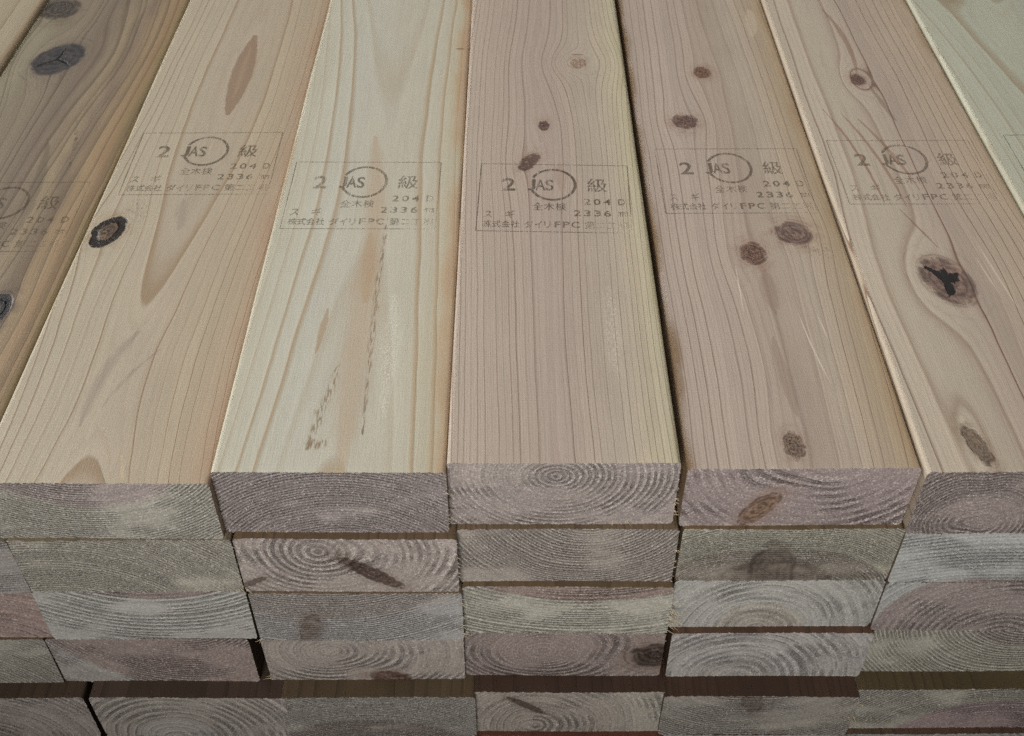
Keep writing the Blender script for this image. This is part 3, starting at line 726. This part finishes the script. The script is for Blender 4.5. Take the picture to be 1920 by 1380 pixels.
LOW = [
 # col, row, xL, y, seed, px, pz, sp, asp, tone of the long faces, end, extra, label
 (0, 1, -299.6, -1, 21, 30, 60, 2.2, 1, (176, 160, 132), dict(mul=1.4, heart=P(136, 132, 134), sap=P(136, 132, 134), bold=.25), {}, 'plank showing a narrow grey sliver of its end at the left border, second layer'),
 (0, 2, -300.2, 0, 22, 18, -46, 5.0, 1.2, (150, 128, 110), dict(rh=90, heart=P(146, 118, 114), sap=P(140, 130, 124), bold=.85, line=P(58, 38, 36), torn=-.1), {}, 'plank with a pink end of dark arching rings at the left border, third layer'),
 (0, 3, -304.6, -1.5, 23, -70, -125, 2.5, 1, (176, 150, 120), dict(mul=1.4, rh=10, sap=P(152, 152, 142), bold=.9, line=P(56, 46, 44), torn=.05), {}, 'plank with bold slanting black and white stripes on its end at the left border'),
 (0, 4, -294.2, -9.7, 24, -12, -46, 3.2, 1, (126, 102, 82), dict(rh=90, heart=P(146, 134, 132), bold=.85, line=P(52, 40, 40), torn=.0), {}, 'plank of the lowest full layer cut off by the left border'),
 (1, 1, -210.1, -.6, 25, -34, -84, 1.9, 1, (206, 184, 150), dict(mul=1.4, rh=40, sap=P(156, 154, 142), heart=P(150, 150, 148), bold=.30, torn=.14, pit=.60), dict(fib=[(44, -33, .6, -1, 3, 5, 3), (-6, .0, 0, 1, 1.6, 3, 20)]), 'plank with a coarse grey-yellow end directly under the tan knotted plank'),
 (1, 2, -209.9, -.7, 26, 6, 62, 3.6, 1, (190, 168, 140), dict(mul=1.4, rh=68, rs=1.5, heart=P(134, 116, 116), sap=P(158, 162, 164), bold=.30, torn=.04, pit=.35), {}, 'plank with a smooth bluish-grey end below a thin dark arc, third layer'),
 (1, 3, -214.2, -1.0, 27, 16, 24, 2.3, 1, (150, 126, 110), dict(mul=1.4, rh=64, heart=P(142, 120, 118), sap=P(150, 146, 148), bold=.40, torn=.0, line=P(78, 56, 54)), {}, 'plank with a dull pink end beside the dark gap, fourth layer'),
 (1, 4, -201.6, -9.7, 28, -10, -39, 3.9, 1, (128, 104, 88), dict(rh=20, heart=P(152, 150, 150), sap=P(152, 144, 140), bold=.95, line=P(50, 38, 38), torn=-.02), {}, 'plank with bold dark arching rings and a smooth grey core, lowest full layer'),
 (2, 1, -119.5, -.2, 29, -9.6, -8.5, 3.7, 1.25, (178, 146, 112), dict(rh=80, heart=P(148, 136, 134), bold=.50, torn=.0, pit=.6),
    dict(eknots=[dict(p=(9, -22), r=(3.8, 15.5), a=52, c=(P(92, 66, 58), P(64, 42, 38), P(128, 106, 98)), wob=.4, op=.95, sx=2.0, sy=1.5, sink=.2), dict(p=(-41, -29), r=(1.6, 7), a=-60, c=(P(92, 66, 58), P(70, 48, 42), P(128, 106, 98)), wob=.5, op=.7)], fib=[(44.6, -20, 1, -.3, 2, 8, 14)]), 'plank with a dark slanting branch streak across its ringed end, second layer'),
 (2, 2, -118.5, -1.4, 30, -14, 70, 2.0, 1, (182, 154, 120), dict(mul=1.4, rh=90, rs=6, heart=P(142, 134, 132), sap=P(150, 152, 158), bold=.30, torn=.06, pit=.45),
    dict(eknots=[dict(p=(-22, -28), r=(4.5, 12), a=-12, c=(P(132, 112, 98), P(104, 82, 70), P(134, 116, 104)), wob=.7, op=.6)], fib=[(44.6, -18, 1, -.5, 3, 9, 14), (-44, -34, -1, -.4, 3, 4, 2)]), 'plank with a bluish end and a brown patch at its lower left corner'),
 (2, 3, -118.9, -.3, 31, -12.6, -11, 3.5, 1.3, (160, 134, 108), dict(rh=90, heart=P(150, 140, 136), bold=.55, torn=-.02),
    dict(eknots=[dict(p=(11, -33), r=(9.5, 5), a=-8, c=(P(112, 72, 62), P(76, 46, 42), P(136, 112, 102)), wob=.25, op=.95, sx=1.5, sy=1.5)], fib=[(-44, -33, -1, -.3, 4, 5, 2)]), 'plank with a small reddish half-round knot at the bottom of its end'),
 (2, 4, -114.2, -9.8, 32, -6, -92, 1.9, 1, (152, 128, 96), dict(mul=1.4, rh=72, heart=P(140, 128, 120), sap=P(156, 156, 150), bold=.55, torn=.16, pit=.8), {}, 'plank with fine dashed rings bowed upward on its end, lowest full layer'),
 (3, 1, -29.6, 4.9, 33, 8, 17, 2.3, 1, (178, 150, 118), dict(mul=1.4, rh=120, heart=P(142, 134, 128), bold=.45, torn=.08, pit=.65, line=P(78, 60, 56)), dict(fib=[(34, -34.8, 0, -1, 2.6, 8, 10), (44.6, -20, 1, -.2, 2, 8, 12)]), 'plank with smiling rings on a brownish-grey end, second layer under the pith circle'),
 (3, 2, -28.5, 1.9, 34, 6, 86, 2.9, 1, (176, 146, 108), dict(mul=1.4, rh=97, rs=2., heart=P(136, 112, 106), sap=P(160, 162, 150), bold=.22, torn=.03, pit=.35), dict(fib=[(44.6, -20, 1, -.6, 5, 12, 9), (44.6, -28, 1, -.8, 4.5, 8, 6)]), 'plank with a smooth pale greenish end capped by a reddish band, third layer'),
 (3, 3, -28.8, 2.0, 35, -2, -14.5, 3.6, 1.5, (140, 108, 88), dict(rh=90, heart=P(138, 118, 116), bold=.50, torn=-.06),
    dict(eknots=[dict(p=(41, -18), r=(11, 9), a=0, c=(P(84, 64, 54), P(46, 32, 28), P(112, 90, 78)), wob=.7, op=.95, t='dark', sx=2.2, sy=1.5, lo=.7)]), 'plank with oval rings and a dark knot at the right corner of its end'),
 (3, 4, -25.5, -6.9, 36, -16, -30, 3.6, 1, (122, 92, 76), dict(rh=40, heart=P(148, 138, 130), sap=P(152, 148, 140), bold=.75, line=P(70, 52, 48), torn=-.04),
    dict(eknots=[dict(p=(-20, -12), r=(2.2, 11), a=50, c=(P(94, 72, 62), P(66, 48, 42), P(122, 102, 92)), wob=.6, op=.9)], rad=2.4), 'plank with a short dark streak in swirling rings on its end, lowest full layer'),
 (4, 1, 62.0, 5.3, 37, -4, -52, 1.9, 1, (182, 154, 112), dict(mul=1.4, rh=38, heart=P(128, 120, 108), sap=P(152, 152, 134), bold=.55, torn=.06, pit=.7),
    dict(eknots=[dict(p=(-4, -37), r=(24, 15), a=0, c=(P(126, 112, 100), P(92, 78, 70), P(120, 108, 96)), wob=.35, op=.50, sx=1.3, sy=1.3, lo=.0, vein=.0, rim=.75, e0=.9, hw=1.3), dict(p=(-5, -30), r=(9.5, 21), a=4, c=(P(120, 106, 94), P(84, 70, 62), P(120, 108, 96)), wob=.3, op=.55, sx=1.3, sy=1.3, lo=.0, vein=.1, rim=.8, e0=.9, hw=1.3)]), 'plank with a grey arched knot blot on its yellowish end, second layer'),
 (4, 2, 62.1, 5.4, 38, -5, -37, 4.2, 1, (170, 140, 110), dict(rh=20, heart=P(150, 146, 138), sap=P(150, 154, 154), bold=.75, torn=-.05, line=P(58, 48, 46)), dict(rad=3.2), 'plank with wide dark arches on a smooth blue-grey end, third layer'),
 (4, 3, 64.0, 1.7, 39, -12, -38, 4.3, 1, (148, 108, 84), dict(rh=20, heart=P(146, 144, 144), sap=P(154, 154, 156), bold=.80, torn=-.03, line=P(60, 48, 50)), {}, 'plank with concentric half-circle rings on a bluish end, fourth layer'),
 (4, 4, 62.7, -9.0, 40, -4, 34, 2.3, 1, (120, 88, 70), dict(mul=1.4, rh=58, heart=P(142, 138, 132), sap=P(146, 142, 134), bold=.40, torn=.04),
    dict(eknots=[dict(p=(-4, -6), r=(5, 9), a=20, c=(P(120, 96, 92), P(90, 68, 66), P(134, 116, 110)), wob=.8, op=.55)], fib=[(44.6, -18, .8, -1, 6, 5, 4), (44.6, -8, 1, -.5, 3, 3, 3)]), 'plank with a reddish smudge on its end, lowest full layer'),
 (5, 1, 152.0, 4.0, 41, 4, -170, 3.2, 1, (172, 146, 120), dict(mul=1.4, rh=138, rs=2, heart=P(132, 116, 112), sap=P(146, 154, 160), bold=.22, torn=.0, pit=.4), {}, 'plank with a smooth steel-blue end at the right, second layer'),
 (5, 2, 152.2, 3.8, 42, 14, -44, 3.4, 1, (156, 124, 104), dict(rh=60, heart=P(134, 118, 118), bold=.40, torn=-.04), {}, 'plank with a purplish ringed end at the right, third layer'),
 (5, 3, 154.4, 4.2, 43, 24, 16, 2.6, 1, (168, 142, 100), dict(mul=1.4, rh=30, heart=P(144, 132, 130), sap=P(156, 156, 142), bold=.38, torn=.10), dict(fib=[(-44.6, -20, -1, -.2, 2, 7, 10), (0, -34.8, 0, -1, 2, 8, 34)]), 'plank with a pale furry yellow-grey end at the right, fourth layer'),
 (5, 4, 151.6, -5.5, 44, 28, -70, 2.4, 1, (142, 122, 84), dict(mul=1.4, rh=60, heart=P(146, 120, 126), sap=P(150, 150, 138), bold=.30, torn=.04, rs=2), {}, 'plank with a pink band along the bottom of its pale end, lowest full layer'),
 (0, 5, -296, -8, 51, 0, -50, 3, 1, (150, 118, 96), {}, {}, 'plank under the cut-off plank at the left border, bottom layer'),
 (1, 5, -202, -9, 52, 0, -50, 3, 1, (140, 96, 80), {}, {}, 'plank under the one with bold arching rings and grey core, bottom layer'),
 (2, 5, -113, -9.5, 53, 0, -50, 3, 1, (140, 104, 84), {}, {}, 'plank under the one with fine dashed rings, bottom layer'),
 (3, 5, -24.5, -10.3, 54, 0, -50, 3, 1, (168, 104, 82), {}, {}, 'plank showing a thin reddish strip of its top face, bottom layer'),
 (4, 5, 64, -9.0, 55, 0, -50, 3, 1, (140, 106, 84), {}, {}, 'plank under the one with the reddish smudge, bottom layer'),
 (5, 5, 152.6, -8.5, 56, 0, -40, 3, 1, (150, 116, 92), dict(bold=.5), {}, 'plank peeking out under the one with a pink band, bottom layer'),
]
GROUP = 'sawn timber planks stacked in layers'

def place(b, z):
    body, endm = build_plank(b)
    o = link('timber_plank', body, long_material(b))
    o.location = ((b['x']+W/2)*MM, b['y']*MM, z*MM)
    o.rotation_euler = (0, 0, math.radians(b.get('rot', 0.)))
    o['label'] = b['label']; o['category'] = 'plank'; o['group'] = GROUP
    e = link('sawn_end', endm, end_material(b), o)
    if b.get('stamp'):
        x, y, r, f = b['stamp']
        add_stamp(o, x, y, r, f, b['seed']*3.1)
    if b.get('fib'):
        fb = fibres(o, b['fib'], b['seed']); fb['kind'] = 'stuff'
    return o

for b in TOP:
    place(b, b['dz'])
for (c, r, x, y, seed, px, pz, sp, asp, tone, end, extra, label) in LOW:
    t = tuple(v*.66 for v in tone)  # long faces darkened: shade between the layers put into the wood colour
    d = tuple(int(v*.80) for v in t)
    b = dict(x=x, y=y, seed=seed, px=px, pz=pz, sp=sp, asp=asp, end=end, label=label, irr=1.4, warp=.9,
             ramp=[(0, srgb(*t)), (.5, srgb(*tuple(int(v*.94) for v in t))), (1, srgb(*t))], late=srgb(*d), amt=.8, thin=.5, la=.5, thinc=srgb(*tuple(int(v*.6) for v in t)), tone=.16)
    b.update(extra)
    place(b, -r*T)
